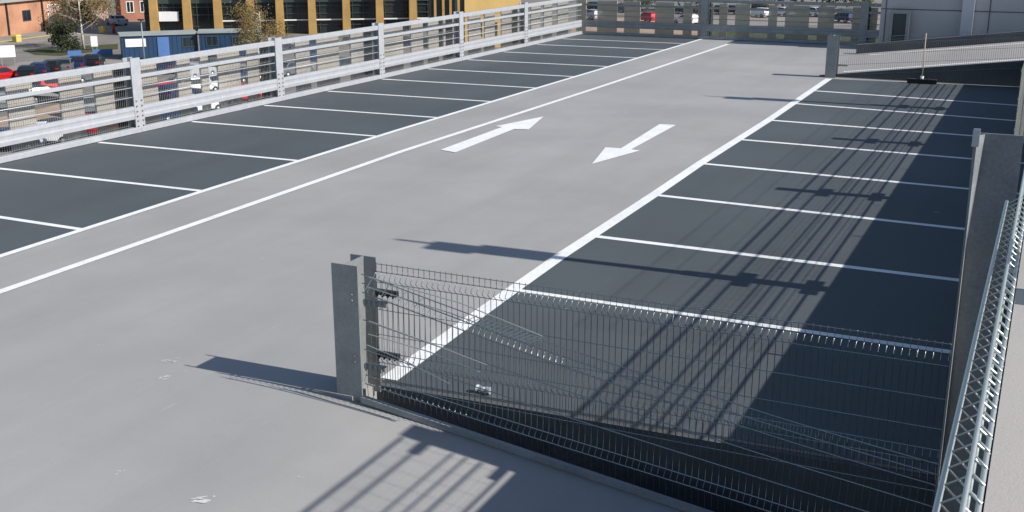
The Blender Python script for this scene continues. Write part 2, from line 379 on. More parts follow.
# ------------------------------------------------------------------ steel barriers
def hsec(mb, cx, cy, z0, z1, w, dp, t, along='x', twist=0):
    "H section; flanges face along the given axis, w flange width, dp depth"
    if along == 'x':
        mb.box(cx-dp/2, cx-dp/2+t, cy-w/2, cy+w/2, z0, z1); mb.box(cx+dp/2-t, cx+dp/2, cy-w/2, cy+w/2, z0, z1)
        mb.box(cx-dp/2+t, cx+dp/2-t, cy-t/2, cy+t/2, z0, z1)
    else:
        mb.box(cx-w/2, cx+w/2, cy-dp/2, cy-dp/2+t, z0, z1); mb.box(cx-w/2, cx+w/2, cy+dp/2-t, cy+dp/2, z0, z1)
        mb.box(cx-t/2, cx+t/2, cy-dp/2+t, cy+dp/2-t, z0, z1)
def mesh_panel(mb, p0, p1, nrm, hs, prof, pitch=.05, rv=.0025, rh=.003, n=4, start=0.0):
    "welded mesh between p0 and p1 (Vectors at z 0): hs heights of long wires, prof [(z, offset)] of each upright"
    p0 = Vector(p0); p1 = Vector(p1); nrm = Vector(nrm); L = (p1-p0).length; dd = (p1-p0)/L
    def off(z):
        for (za, oa), (zb, ob) in zip(prof, prof[1:]):
            if min(za, zb)-1e-6 <= z <= max(za, zb)+1e-6: return oa+(ob-oa)*(z-za)/(zb-za)
        return 0
    for h in hs:
        o = nrm*(off(h)+rv+rh); mb.tube([p0+o+Vector((0,0,h)), p1+o+Vector((0,0,h))], rh, n, False)
    k = 0
    while k*pitch+start < L:
        q = p0+dd*(k*pitch+start); mb.tube([q+nrm*o+Vector((0,0,z)) for z, o in prof], rv, n, False); k += 1

def edge_barrier(name, label, a, c, posts, side, mesh_r=(.0034, .004), metal='galv'):
    """a, c: ends in plan; posts: distances along; side: unit vector to the deck"""
    a = Vector((*a, 0)); c = Vector((*c, 0)); dd = (c-a).normalized(); side = Vector((*side, 0))
    root = empty(name, a, label, 'barrier')
    def bar(p, q, z0, z1, s0, s1):
        A = a+dd*p; B = a+dd*q
        pts = [A+side*s0, B+side*s0, B+side*s1, A+side*s1]
        return [Vector((v.x, v.y, z0)) for v in pts] + [Vector((v.x, v.y, z1)) for v in pts]
    L = (c-a).length
    ends = [0]+list(posts)+[L]
    for nm, z0, z1, s0, s1 in (('top_rail', 1.255, 1.365, .0, .09), ('mid_rail', 1.03, 1.10, .015, .075), ('bottom_rail', .012, .115, -.02, .11)):
        for i in range(len(ends)-1):
            g0 = .135 if i > 0 else 0; g1 = .135 if i < len(ends)-2 else 0
            if nm == 'bottom_rail': g0 = 0.006; g1 = 0
            m = MB(); m.hexa(bar(ends[i]+g0, ends[i+1]-g1, z0, z1, s0, s1)); m.build(nm, M[metal], root, bevel=.008)
    for i in range(len(ends)-1):
        # crash beam: shallow double wave section
        g0 = .1 if i > 0 else 0; g1 = .1 if i < len(ends)-2 else 0
        prof = [(.27, .03), (.275, .080), (.34, .085), (.375, .078), (.415, .078), (.45, .085), (.515, .080), (.52, .03)]
        A = a+dd*(ends[i]+g0); B = a+dd*(ends[i+1]-g1); pts = []; F = []
        for P_ in (A, B): pts += [Vector((P_.x, P_.y, z))+side*s for z, s in prof]
        for k in range(7): F.append((k, k+1, k+9, k+8))
        F += [tuple(range(8)), tuple(range(15, 7, -1)), (0, 8, 15, 7)]
        MB().poly(pts, F).build('crash_beam', M[metal], root)
        m = MB()
        for z in (.87, .69): m.tube([A+side*.05+Vector((0,0,z)), B+side*.05+Vector((0,0,z))], .010, 6)
        m.build('wire_rail', M[metal], root)
        m = MB()
        mesh_panel(m, a+dd*(ends[i]+.06)-side*.05, a+dd*(ends[i+1]-.06)-side*.05, side, (.14, .3, .5, .7, .9, 1.1, 1.2), [(.06, 0), (1.25, 0)], rv=mesh_r[0], rh=mesh_r[1], n=3)
        m.build('mesh_panel', M['wirel'], root)
    for t in posts:
        p = a+dd*t
        m = MB()
        if abs(dd.y) > .5: hsec(m, p.x-.01, p.y, 0.003, 1.42, .25, .20, .018, 'x')
        else: hsec(m, p.x, p.y+.01, .003, 1.42, .25, .20, .018, 'y')
        po = m.build('post', M[metal], root)
        for dz in (.14, .24, .33, .42, .52, .62):
            for s in (-.07, .07):
                q = p+side*.095+dd*s+Vector((0,0,dz)); MB().tube([q, q+side*.022], .014, 6).build('bolt', M['bolt'], po)
        # black box standing in for the shaded side of the post
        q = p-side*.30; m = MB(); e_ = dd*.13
        m.hexa([v+Vector((0,0,z)) for z in (-.6, 1.30) for v in (q-e_-side*.05, q+e_-side*.05, q+e_+side*.02, q-e_+side*.02)]); m.build('post_shade_box', M['black'], root)
    return root
PL = [12.10, 16.59, 21.07, 25.42, 29.86, 34.4]
edge_barrier('edge_barrier', 'long bright galvanised steel barrier along the left edge of the deck', (-15.75, 4.5), (-15.75, 39.3), [p-4.5 for p in PL], (1, 0))
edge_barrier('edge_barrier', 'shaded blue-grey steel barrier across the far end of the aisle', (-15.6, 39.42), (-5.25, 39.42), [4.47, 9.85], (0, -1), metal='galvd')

# cladding screens hung outside the barriers
root = empty('cladding_screen', (-16.12, 4, 0), 'row of tan vertical cladding panels with gaps outside the left barrier', 'cladding')
gaps = [(4.6,5.1),(6.0,6.4),(7.1,7.9),(8.8,9.2),(9.9,10.3),(11.2,11.8),(12.9,13.96),(14.53,15.13),(15.67,15.97),(17.65,18.24),(18.64,18.96),(19.21,19.51),(20.26,20.5),(20.92,21.2),(21.8,22.32),(22.9,23.2),(24.14,24.69),(25.64,26.09),(27.29,27.73),(28.4,28.7),(29.3,29.6),(30.7,31.2),(32.0,32.3),(33.0,33.5),(34.3,34.6),(35.4,35.8),(36.6,36.9),(37.6,38.1),(39.1,39.3)]
y = 4.0
for g0, g1 in gaps:
    m = MB(); m.box(-16.16, -16.12, y, g0, -2.6, 1.22); m.build('cladding_panel', M['clad'], root); y = g1
m = MB(); 
for z in (-.6, -2.2): m.box(-16.115, -16.0, 4.2, 39.6, z-.04, z+.04)
m.build('support_rail', M['galvd'], root)
root = empty('cladding_screen', (-16, 39.8, 0), 'row of tan vertical cladding panels with gaps outside the far barrier', 'cladding')
gx = [(-15.71,-15.27),(-14.5,-14.23),(-13.62,-13.06),(-12.35,-12.02),(-11.69,-11.47),(-10.93,-10.72),(-10.43,-10.15),(-9.63,-9.0),(-8.7,-8.42),(-7.62,-7.32),(-6.79,-6.2),(-5.4,-5.2)]
x = -16.1
for g0, g1 in gx:
    m = MB(); m.box(x, g0, 39.8, 39.84, -2.6, 1.2); m.build('cladding_panel', M['clad_tan'], root); x = g1
m = MB().box(-16, -5.2, 39.68, 39.79, -.64, -.56); m.build('support_rail', M['galvd'], root)

# ------------------------------------------------------------------ near fence with the I beam post
nf = empty('mesh_fence', (-5.03, 7.57, 0), 'near damaged welded mesh fence with a grey steel beam post at its left end', 'fence')
m = MB(); hsec(m, -5.035, 7.63, -.06, 1.15, .25, .30, .014, 'y')
po = m.build('post', M['galvd'], nf)
for z in (.31, .36, .85, .90): MB().tube([(-4.97, 7.479, z), (-4.97, 7.462, z)], .011, 6).build('bolt', M['bolt'], po)
profA = [(1.145,.0),(1.10,0),(1.074,.0),(1.064,.008),(1.030,.047),(1.02,.054),(.975,.0),(.52,0),(.367,0),(.357,.008),(.325,.046),(.315,.054),(.27,0),(.03,0)]
m = MB(); mesh_panel(m, (-4.86, 7.66, 0), (-.36, 7.66, 0), (0, -1, 0), (1.135, 1.07, .98, .74, .52, .365, .27, .06), profA, rv=.0028, rh=.0034, n=8, start=.02)
m.build('mesh_panel', M['wire'], nf)
# sagging mesh panel on the ramp side
def curve(ps):
    def f(x):
        if x <= ps[0][0]: return ps[0][1]+(ps[1][1]-ps[0][1])/(ps[1][0]-ps[0][0])*(x-ps[0][0])
        for (xa, za), (xb, zb) in zip(ps, ps[1:]):
            if x <= xb: return za+(zb-za)*(x-xa)/(xb-xa)
        return ps[-1][1]+(ps[-1][1]-ps[-2][1])/(ps[-1][0]-ps[-2][0])*(x-ps[-1][0])
    return f
def smooth(ps):
    xs = [-4.86+.09*i for i in range(51)]; f = curve(ps)
    for a in range(1): vals = [(x, sum(f(x+dx)*w for dx, w in ((-.6,.12),(-.3,.2),(0,.36),(.3,.2),(.6,.12)))) for x in xs]
    return curve(vals)
f1 = smooth([(-4.76,1.00),(-3.29,.70),(-1.3,.385),(-.42,.28)])
f2 = smooth([(-4.69,.16),(-3.37,0),(-2,-.15),(-1.33,-.23),(-.42,-.34)])
f0 = lambda x: f1(x)+.075
fb = lambda x: rampn(x)+.03
levels = [(f0, 0), (f1, 0), (lambda x: f1(x)-.04, .055), (lambda x: f1(x)-.08, 0),
          (lambda x: f1(x)*.66+f2(x)*.34-.03, 0), (lambda x: f1(x)*.33+f2(x)*.67-.01, 0), (lambda x: f2(x)+.04, 0), (f2, .05), (lambda x: f2(x)-.04, 0), (fb, 0)]
m = MB(); xs = [-4.86+.09*i for i in range(51)]
for i, (f, o) in enumerate(levels):
    if i in (2, 7): continue
    m.tube([(x, 7.47-o-.006, f(x)) for x in xs], .0048, 8, False)
k = 0
while -4.84+k*.05 < -.38:
    x = -4.84+k*.05; m.tube([(x+.012*math.sin(j*.7), 7.47-o, f(x)) for j, (f, o) in enumerate(levels)], .0026, 5, False); k += 1
tag(m.build('mesh_panel', M['wire'], nf), 'sagging mesh panel that slopes down along the ramp')
# loose torn wires near the post
m = MB()
def pt(px, py, Y):
    d = CAMROT @ Vector(((px-512)/F_PX, -(py-256)/F_PX, -1)); t = Y/d.y; return (d.x*t, d.y*t, CH+d.z*t)
for (a, c, e) in (((369,277),(460,303),(543,336.5)), ((367,287),(450,313),(531,343.5)), ((369,321),(430,343),(487,365)), ((368,334),(430,352),(480,372)), ((367,345),(405,361),(450,384))):
    m.tube([pt(*a, 7.40), pt(*c, 7.37), pt(*e, 7.36)], .0042, 6, False)
for i in range(14):
    t = .62+.38*i/13; 
    A = (369+(543-369)*t, 277+(336.5-277)*t+1.5); B = (367+(531-367)*t-3.5, 287+(343.5-287)*t)
    m.tube([pt(*A, 7.40), pt(*B, 7.38)], .003, 5, False)
for i in range(4):
    t = .02+.1*i; m.tube([pt(369+174*t, 277+59.5*t, 7.40), pt(362+164*t, 289+56.5*t, 7.38)], .0032, 5, False)
m.build('torn_wire', M['wirel'], nf)
m = MB().box(-4.88, -.36, 7.425, 7.455, -.02, .035)
me_pts = []
bt = MB(); bt.hexa([(-4.88,7.41,rampn(-4.88)+.005),(0,7.41,rampn(0)+.005),(0,7.46,rampn(0)+.005),(-4.88,7.46,rampn(-4.88)+.005),(-4.88,7.41,rampn(-4.88)+.055),(0,7.41,rampn(0)+.055),(0,7.46,rampn(0)+.055),(-4.88,7.46,rampn(-4.88)+.055)])
bt.build('bottom_rail', M['galvd'], nf)
for px, py, L in ((377, 291, .2), (365, 301, .22), (379, 353, .2), (366, 365, .2)):
    p = Vector(pt(px, py, 7.55)); q = p+Vector((L, 0, -.02))
    m = MB(); m.box(p.x, q.x, 7.52, 7.56, p.z-.022, p.z+.022)
    for k in range(4): m.box(p.x+.02+k*.05, p.x+.03+k*.05, 7.50, 7.52, p.z-.03, p.z+.03)
    m.build('clamp', M['black'] if px > 370 else M['galvd'], nf)

# tall channel post at the right end, standing at the edge of the deck
tp = MB(); tp.box(-.375, -.105, 7.60, 7.612, -.9, 2.56); tp.box(-.375, -.363, 7.47, 7.60, -.9, 2.56)
tp.hexa([(-.372,7.52,1.75),(-.366,7.52,1.7),(-.366,7.526,1.7),(-.372,7.526,1.7),(-.378,7.50,2.555),(-.325,7.585,2.555),(-.330,7.590,2.555),(-.383,7.505,2.555)])
tpo = tp.build('channel_post', M['dsteel']); MB().box(-.388, -.350, 7.43, 7.51, 2.50, 2.60).build('cap', M['galv'], tpo)
tag(tpo, 'tall dark steel channel post at the right end of the near mesh fence', 'post')

# ------------------------------------------------------------------ far fence
ff = empty('mesh_fence', (-5.2, 30.62, 0), 'far mesh fence between the right-hand bays and the rising ramp', 'fence')
m = MB(); hsec(m, -5.19, 30.62, .003, 1.08, .27, .30, .014, 'y'); m.build('post', M['galvd'], ff)
ftop = lambda x: 1.02+.088*(x+5)
m = MB(); x = -5.03
while x < -.02:
    zt = ftop(x); m.tube([(x, 30.66, .01), (x, 30.66, zt-.2), (x, 30.60, zt-.15), (x, 30.66, zt-.1), (x, 30.66, zt)], .0032, 4, False); x += .05
for dz in (.02, .1, .2, .45, .7, .95):
    m.tube([(-5.03, 30.655, ftop(-5.03)-dz), (0, 30.655, ftop(0)-dz)], .0034, 4, False)
m.build('mesh_panel', M['wire'], ff)
m = MB(); m.box(-5.04, -4.78, 30.56, 30.60, .30, .35); m.build('clamp', M['wood'], ff)

# ------------------------------------------------------------------ barrier of the upper levels (its rails throw the long shadows)
def upper_barrier(label, x, y0, y1, zb, posts, tipz):
    root = empty('edge_barrier', (x, y0, zb), label, 'barrier')
    for nm, z, h, t in (('top_rail', .90, .024, .018), ('mid_rail', .74, .022, .014), ('wire_rail', .53, .016, .012), ('wire_rail', .43, .016, .012), ('wire_rail', .32, .016, .012), ('low_rail', .14, .02, .014)):
        m = MB(); m.box(x-t/2, x+t/2, y0, y1, zb+z-h/2, zb+z+h/2); m.build(nm, M['galv'], root)
    m = MB()
    for z in [.22+.05*i for i in range(14)]: m.tube([(x+.05, y0, zb+z), (x+.05, y1, zb+z)], .0022, 3, False)
    y = y0
    while y < y1: m.tube([(x+.055, y, zb+.21), (x+.055, y, zb+.93)], .0022, 3, False); y += .2
    m.build('mesh_panel', M['wire'], root)
    for y in posts:
        m = MB(); m.box(x+.03, x+.15, y-.10, y+.10, zb, tipz); po = m.build('post', M['galv'], root)
        for z in (.17, .70):
            m = MB(); m.box(x+.024, x+.07, y-.27, y+.27, zb+z-.055, zb+z+.055); m.build('bracket', M['galv'], po)
    return root
upper_barrier('galvanised rail barrier along the edge of the upper deck beside the right-hand bays', .08, 7.65, 30.4, U2, [12.2, 16.98, 21.62, 26.2], 2.62)
ub = upper_barrier('galvanised rail barrier along the edge of the upper deck beside the camera', .10, -6, 7.27, U1, [2.4, -2.2], 3.3)
# broad unseen end post, put in to cast the shadow strip along the fence
m = MB(); m.box(.12, .30, 7.285, 7.515, -.9, 3.12); m.box(.10, .119, 7.08, 7.35, 2.31, 2.38); m.box(.10, .119, 7.08, 7.35, 2.88, 2.95)
tag(m.build('shadow_post', M['galvd']), 'unseen broad steel post added to cast the shadow strip where the upper deck steps down', 'post')
# lamp columns that stand behind that barrier
def lamp(y, label):
    root = empty('lamp_column', (.3, y, U2), label, 'lamp', 'lamp columns of the upper deck')
    m = MB(); m.tube([(.3, y, U2), (.3, y, 3.9)], .085, 10, True, .07); m.tube([(.3, y, 3.9), (.3, y, 5.4)], .05, 8, True, .03); m.build('column', M['galv'], root)
    m = MB(); m.box(.2, .4, y-.18, y+.20, 3.95, 4.55); m.build('lamp_head', M['galvd'], root, bevel=.02)
    m = MB(); m.box(.22, .38, y-.25, y+.12, 4.62, 5.0); m.build('lamp_head', M['galvd'], root, bevel=.02)
    return root
lamp(12.2, 'lamp column behind the upper barrier nearest the camera side')
lamp(26.15, 'lamp column behind the upper barrier at its far end')
# folded mesh panels
nm = empty('mesh_screen', (-.028, .3, U1), 'bright folded welded mesh screen close by on the right edge of the upper deck', 'mesh screen')
ZT = 3.150
prof = [(3.20, -.028+.028), (3.168, 0), (3.150, .034), (3.128, 0), (2.74, 0), (2.72, .0), (2.70, 0), (2.2, 0)]
m = MB()
y = .45
while y < 2.98:
    m.tube([(-.0150, y, 3.160), (-.028, y, 3.172), (-.0590, y, 3.150), (-.028, y, 3.122), (-.0150, y, 3.112)], .0023, 6, False); y += .05
for x_, z_, r_, ye in ((-.0590, 3.150, .0040, 2.98), (-.030, 3.176, .0032, 5.0), (-.029, 3.118, .0030, 5.0), (-.0150, 3.150, .0036, 5.0)):
    m.tube([(x_-.002, .4, z_), (x_-.002, ye, z_)], r_, 8, False)
m.build('mesh_panel', M['wirel'], nm)
for y_ in (.6, 2.4):
    m = MB(); m.box(-.012, .10, y_-.006, y_+.006, 3.07, 3.10); m.build('clip', M['galv'], nm)
fm = MB(); y = 10.0
while y < 30: fm.tube([(-.21, y, U2-.3), (-.21, y, 2.70)], .0028, 4, False); y += .075
for z_ in (1.2, 1.45, 1.7, 1.95, 2.2, 2.45, 2.68): fm.tube([(-.215, 10, z_), (-.215, 30, z_)], .003, 4, False)
for y_ in (10.0, 14.6, 19.2, 23.8, 28.4): fm.box(-.2, .05, y_-.015, y_+.015, 1.3, 1.34)
tag(fm.build('mesh_screen', M['wire']), 'pale welded mesh screen beyond the tall channel post at the right edge', 'mesh screen')

# ------------------------------------------------------------------ broom and can
br = empty('broom', (-2.9, 30.2, 0), 'wide push broom standing upright against the far mesh fence', 'broom')
MB().tube([(-2.9, 30.22, .09), (-2.93, 30.5, 1.22)], .013, 8).build('handle', M['wood'], br)
m = MB(); m.box(-3.26, -2.54, 30.15, 30.25, .085, .125); m.build('head', M['bristle'], br, bevel=.008)
m = MB()
for i in range(60):
    x = -3.24+.7*i/59*.985+.005
    for yy in (30.165, 30.19, 30.215, 30.235): m.box(x-.005, x+.005, yy-.006, yy+.006, .011, .086)
m.build('bristles', M['bristle'], br)
MB().tube([(-2.9, 30.19, .10), (-2.9, 30.22, .19)], .042, 10).build('socket', M['white'], br)
c = gp(483, 391, .03)
m = MB()
ring = []
for i in range(7):
    t = i/6; rr = .033*(1-.35*math.sin(t*math.pi)) ; ring.append([(c.x-.06+.13*t, 7.98+rr*math.cos(a)*(.7 if i in (2, 4) else 1)+.012*math.sin(i*2), .045+rr*math.sin(a)) for a in [2*math.pi*k/10 for k in range(10)]])
P_ = [q for r_ in ring for q in r_]; F_ = [(i*10+k, i*10+(k+1) % 10, (i+1)*10+(k+1) % 10, (i+1)*10+k) for i in range(6) for k in range(10)]
F_ += [tuple(range(9, -1, -1)), tuple(60+k for k in range(10))]
m.poly(P_, F_); tag(m.build('crushed_can', M['tin']), 'crushed silver drinks can lying behind the near mesh fence', 'can')

# ------------------------------------------------------------------ buildings, trees and cars beyond
def frame2(A, B):
    "matrix whose x axis runs A to B at ground, y away from the camera"
    A = Vector(A); B = Vector(B); d = (B-A); L = d.length; d.normalize(); nrm = Vector((-d.y, d.x, 0))
    if nrm.dot(A) < 0: nrm = -nrm
    m = Matrix(((d.x, nrm.x, 0, A.x), (d.y, nrm.y, 0, A.y), (0, 0, 1, A.z), (0, 0, 0, 1))); return m, L
def win(mt, x0, x1, z0, z1, root, fm='frame', gm='glass', proud=.06, bars=1):
    m = MB(); t = .12
    m.box(x0-t, x0, -proud, .1, z0-t, z1+t, mt); m.box(x1, x1+t, -proud, .1, z0-t, z1+t, mt)
    m.box(x0, x1, -proud, .1, z0-t, z0, mt); m.box(x0, x1, -proud, .1, z1, z1+t, mt)
    for i in range(bars):
        xx = x0+(x1-x0)*(i+1)/(bars+1); m.box(xx-.04, xx+.04, -proud*.8, .09, z0, z1, mt)
    o = m.build('window', M[fm], root); MB().box(x0, x1, -.012, .05, z0, z1, mt).build('pane', M[gm], o)
G_ = GZ
# low orange brick building, far left
mt, L = frame2(gp(-75, 47, G_), gp(64, 28, G_))
r0 = empty('brick_building', gp(-75, 47, G_), 'low orange brick building with a sloping grey roof at the upper left', 'building')
MB().box(0, L, 0, 12, 0, 4.3, mt).build('wall', M['brick'], r0)
rf_ = MB().poly([mt @ Vector(p) for p in ((-.4,-.5,4.25),(L+.3,-.5,4.25),(L+.3,6,6.6),(-.4,6,6.6),(-.4,12.5,4.25),(L+.3,12.5,4.25),(-.4,-.5,4.45),(L+.3,-.5,4.45),(L+.3,6,6.8),(-.4,6,6.8),(-.4,12.5,4.45),(L+.3,12.5,4.45))],
    [(0,1,2,3),(3,2,5,4),(6,9,8,7),(9,10,11,8),(0,6,7,1),(4,5,11,10),(1,7,8,2),(2,8,11,5),(0,3,9,6),(3,4,10,9)])
rf_.build('roof', M['slate'], r0)
MB().box(L-3.2, L-1.0, -.05, .1, .05, 3.3, mt).build('door', M['pink'], r0)
m = MB(); m.box(L-3.35, L-3.2, -.09, .1, .05, 3.45, mt); m.box(L-1.0, L-.85, -.09, .1, .05, 3.45, mt); m.box(L-3.2, L-1.0, -.09, .1, 3.3, 3.45, mt); m.build('door_frame', M['white'], r0)
for q in (L-4.6, L-12, L-20): 
    m = MB(); m.box(q, q+.22, -.2, -.01, .05, 4.2, mt); m.build('drainpipe', M['black'], r0)
for q in (L-8.6, L-16.4):
    win(mt, q, q+1.5, 1.7, 2.9, r0)
# pink rendered house with a dark canopy
mt, L = frame2(gp(70, 24, G_), gp(109, 22, G_))
r0 = empty('rendered_building', gp(70, 24, G_), 'pink rendered building with dark doorway behind the left tree', 'building')
MB().box(0, L, 0, 9, 0, 5.5, mt).build('wall', M['pink'], r0); MB().box(-.3, L+.3, -.3, 9.3, 5.5, 5.8, mt).build('roof', M['slate'], r0)
MB().box(1, 3.4, -.03, .1, .05, 2.8, mt).build('door', M['black'], r0); m = MB(); m.box(.6, L-.8, -1.4, 0, 3.0, 3.25, mt); m.build('canopy', M['frame'], r0)
# red brick house
mt, L = frame2(gp(122, 21, G_), gp(153, 20, G_))
r0 = empty('brick_building', gp(122, 21, G_), 'tall red brick house with white framed windows left of the glass building', 'building')
MB().box(0, L, 0, 8, 0, 8, mt).build('wall', M['brickr'], r0); MB().box(-.3, L+.3, -.3, 8.3, 8, 8.4, mt).build('roof', M['slate'], r0)
for zz in (1.3, 4.2):
    for q in (.9, 2.9): win(mt, q, q+.9, zz, zz+1.5, r0, 'white')
MB().box(L-1.2, L-.1, -.04, .08, 0, 2.2, mt).build('door', M['black'], r0)
# glass building with ochre timber columns
A0 = gp(146, 36, G_); B0 = gp(462, 31, G_)
mt, L = frame2(A0, B0)
r0 = empty('glass_building', A0, 'large dark glazed building with ochre timber columns behind the blue cabins', 'building')
MB().box(0, L, .3, 14, 0, 14, mt).build('wall', M['glass'], r0)
m = MB(); q = .9
while q < L:
    m.box(q-.04, q+.04, .16, .30, 0, 14, mt); q += 1.45
for zz in (1.1, 2.6, 3.6, 5.2, 7.0, 8.8, 10.6, 12.4): m.box(0, L, .17, .31, zz-.05, zz+.05, mt)
m.build('window_frame', M['frame'], r0)
m = MB(); m.box(0, L, .10, .29, 4.1, 4.75, mt); m.build('spandrel', M['frame'], r0)
m = MB(); m.box(9.6, L-1, -.10, .05, 1.72, 1.88, mt)
m.build('white_rail', M['white'], r0)
MB().box(1.9, 4.4, -.6, .1, 1.9, 3.1, mt).build('entrance_panel', M['white'], r0)
MB().box(12.2, 15.6, .05, .24, 5.3, 7.0, mt).build('red_panel', M['red'], r0)
for px in (150, 183, 213.5, 246, 275, 307, 341, 374, 407):
    # where the sight line meets the facade
    d = gp(px, 40, G_); d = Vector((d.x, d.y)); a2 = Vector((A0.x, A0.y)); e2 = Vector((B0.x-A0.x, B0.y-A0.y)).normalized()
    den = d.x*e2.y-d.y*e2.x; t = (a2.x*d.y-a2.y*d.x)/den*1.0
    s = (a2.x*d.y-a2.y*d.x)/(d.x*e2.y-d.y*e2.x)*-1
    s = -(a2.x*d.y-a2.y*d.x)/(e2.x*d.y-e2.y*d.x)
    w0, w1 = .55, .34; s += .85
    pts = [(s-w0,-1.1,0),(s+w0,-1.1,0),(s+w0,.1,0),(s-w0,.1,0),(s-w1,-1.1,14),(s+w1,-1.1,14),(s+w1,.1,14),(s-w1,.1,14)]
    m = MB(); m.hexa([mt @ Vector(p) for p in pts]); m.build('column', M['ochre'], r0)
# ochre block and its posts
A1 = gp(432, 48, G_); B1 = gp(521, 47, G_)
mt, L = frame2(A1, B1)
r0 = empty('ochre_building', A1, 'plain bright ochre walled block right of the glass building', 'building')
MB().box(L*.37, L, 0, 9, 0, 9, mt).build('wall', M['ochrew'], r0)
for q in (.03, .12, .2, .29): MB().box(L*q, L*q+.28, -.3, .1, 0, 9, mt).build('post', M['ochre'], r0)
MB().box(0, L*.37, .4, 9, 0, 9, mt).build('recessed_wall', M['frame'], r0)
for q in (.45, .62, .8): win(mt, L*q, L*q+1.1, 1.4, 2.8, r0)
# blue cabins
for (a_, b_, h, lab) in (((123, 60), (199, 57), 2.5, 'long blue site cabin with a grey roof and a white sign'), ((200.5, 57.5), (262, 56), 2.6, 'shorter blue site cabin to the right of the long one')):
    A2, B2 = gp(*a_, G_), gp(*b_, G_); mt, L = frame2(A2, B2)
    r0 = empty('site_cabin', A2, lab, 'cabin')
    MB().box(0, L, 0, 3.6, .1, h, mt).build('wall', M['blue'], r0, bevel=.03)
    MB().box(-.15, L+.1, -.15, 3.8, h, h+.16, mt).build('roof', M['roofg'], r0)
    m = MB(); q = .25
    while q < L-.2: m.box(q, q+.07, -.03, -.003, .2, h-.1, mt); q += .5
    m.build('ribs', M['blue'], r0)
    if a_[0] < 150:
        MB().box(.4, 2.5, -.1, -.035, 1.35, 2.2, mt).build('sign', M['white'], r0)
        MB().box(3.7, 4.9, -.1, -.035, .25, 2.3, mt).build('door', M['blue2'], r0)
        win(mt, 6.4, 7.6, 1.2, 2.1, r0, 'frame'); 
    else:
        win(mt, .8, 1.9, 1.3, 2.2, r0, 'frame'); win(mt, 3.6, 4.8, 1.2, 2.1, r0, 'frame')
# grey tower at the right, behind the far ramp
TY = 38.4
r0 = empty('grey_building', (-4.9, TY, -10), 'large plain grey metal clad building at the upper right', 'building')
TY = 38.4; xl = pt(880, 20, TY)[0]
MB().box(xl, 14, TY, 52, -10, 3.5).build('wall', M['gbld'], r0)
for px0, px1 in ((963, 975),):
    MB().box(pt(px0, 5, TY)[0], pt(px1, 5, TY)[0], TY-.2, TY-.001, -10, 3.5).build('pilaster', M['gbldd'], r0)
m = MB(); zj = pt(930, 10, TY)[2]
for z in (zj, zj+2.4, zj-1.9): m.box(xl, 14, TY-.015, TY+.001, z-.012, z+.012)
for px in (886, 990): x_ = pt(px, 10, TY)[0]; m.box(x_-.012, x_+.012, TY-.016, TY+.002, -10, 3.5)
m.build('panel_joint', M['darkconc'], r0)
# grey frame and cabinet at the end of the far barrier
cb = empty('door_frame', (-5, 38.2, 0), 'blue-grey steel doorway frame beside the end of the far barrier', 'door frame')
xa, xb, xc = pt(868, 30, 38.2)[0], pt(889, 30, 38.2)[0], pt(909, 30, 38.2)[0]
m = MB(); m.box(xb, xb+.10, 38.1, 38.25, -.5, 1.25); m.box(xc-.10, xc, 38.1, 38.25, -.5, 1.25); m.box(xb+.10, xc-.10, 38.1, 38.25, 1.15, 1.25); m.build('frame', M['galvd'], cb)
m = MB(); m.box(xb+.10, xc-.10, 38.15, 38.2, -.5, 1.15); m.build('panel', M['frame'], cb)

# street lamp / pole by the cabins
def pole(px, py, h, lab):
    p = gp(px, py, G_); r_ = empty('street_lamp', p, lab, 'street lamp')
    MB().tube([p, p+Vector((0,0,h))], .09, 8, True, .06).build('pole', M['galvd'], r_)
    m = MB(); m.box(p.x-.35, p.x+.35, p.y-.12, p.y+.12, p.z+h, p.z+h+.14); m.build('lamp_head', M['black'], r_)
pole(145, 66, 4.6, 'thin grey street lamp standing in front of the long blue cabin')
# hoarding, signs, barrels
def board(px, py, w, z0, z1, m_, lab, cat, name, posts=True):
    p = gp(px, py, G_); e = Vector((-p.y, p.x, 0)).normalized(); e = -e; nn = Vector((p.x, p.y, 0)).normalized()
    mt = Matrix(((e.x, nn.x, 0, p.x), (e.y, nn.y, 0, p.y), (0, 0, 1, p.z), (0, 0, 0, 1)))
    r_ = empty(name, p, lab, cat)
    MB().box(-w/2, w/2, -.03, .03, z0, z1, mt).build('board', M[m_], r_)
    if posts:
        m = MB(); m.box(-w/2+.1, -w/2+.18, .03, .1, 0, z1, mt); m.box(w/2-.18, w/2-.1, .03, .1, 0, z1, mt); m.build('post', M['galvd'], r_)
board(9, 66, 1.5, .9, 2.1, 'white', 'white rectangular sign board at the left edge above the parked cars', 'sign', 'sign_board')
board(95, 50, .75, .4, 1.6, 'white', 'small white notice board on the ground right of the birch tree', 'sign', 'notice_board')
board(262, 61, 1.1, .8, 1.7, 'white', 'small white sign under the tree in front of the glass building', 'sign', 'sign_board')
board(75, 58, 1.4, .05, .8, 'blue2', 'low blue barrier board on the verge below the birch tree', 'barrier', 'barrier_board')
board(103, 56, 2.1, .05, .75, 'blue2', 'wider low blue barrier board left of the cabins', 'barrier', 'barrier_board')
board(365, 64, 2.6, .05, 2.4, 'blue2', 'blue hoarding panel seen through the barrier, left one', 'hoarding', 'hoarding_panel')
board(392, 60, 2.4, .05, 2.4, 'blue', 'darker blue hoarding panel seen through the barrier, right one', 'hoarding', 'hoarding_panel')
board(310, 62, 1.6, .05, 2.6, 'blue', 'dark blue panel seen through the barrier under the yellow columns', 'hoarding', 'hoarding_panel')
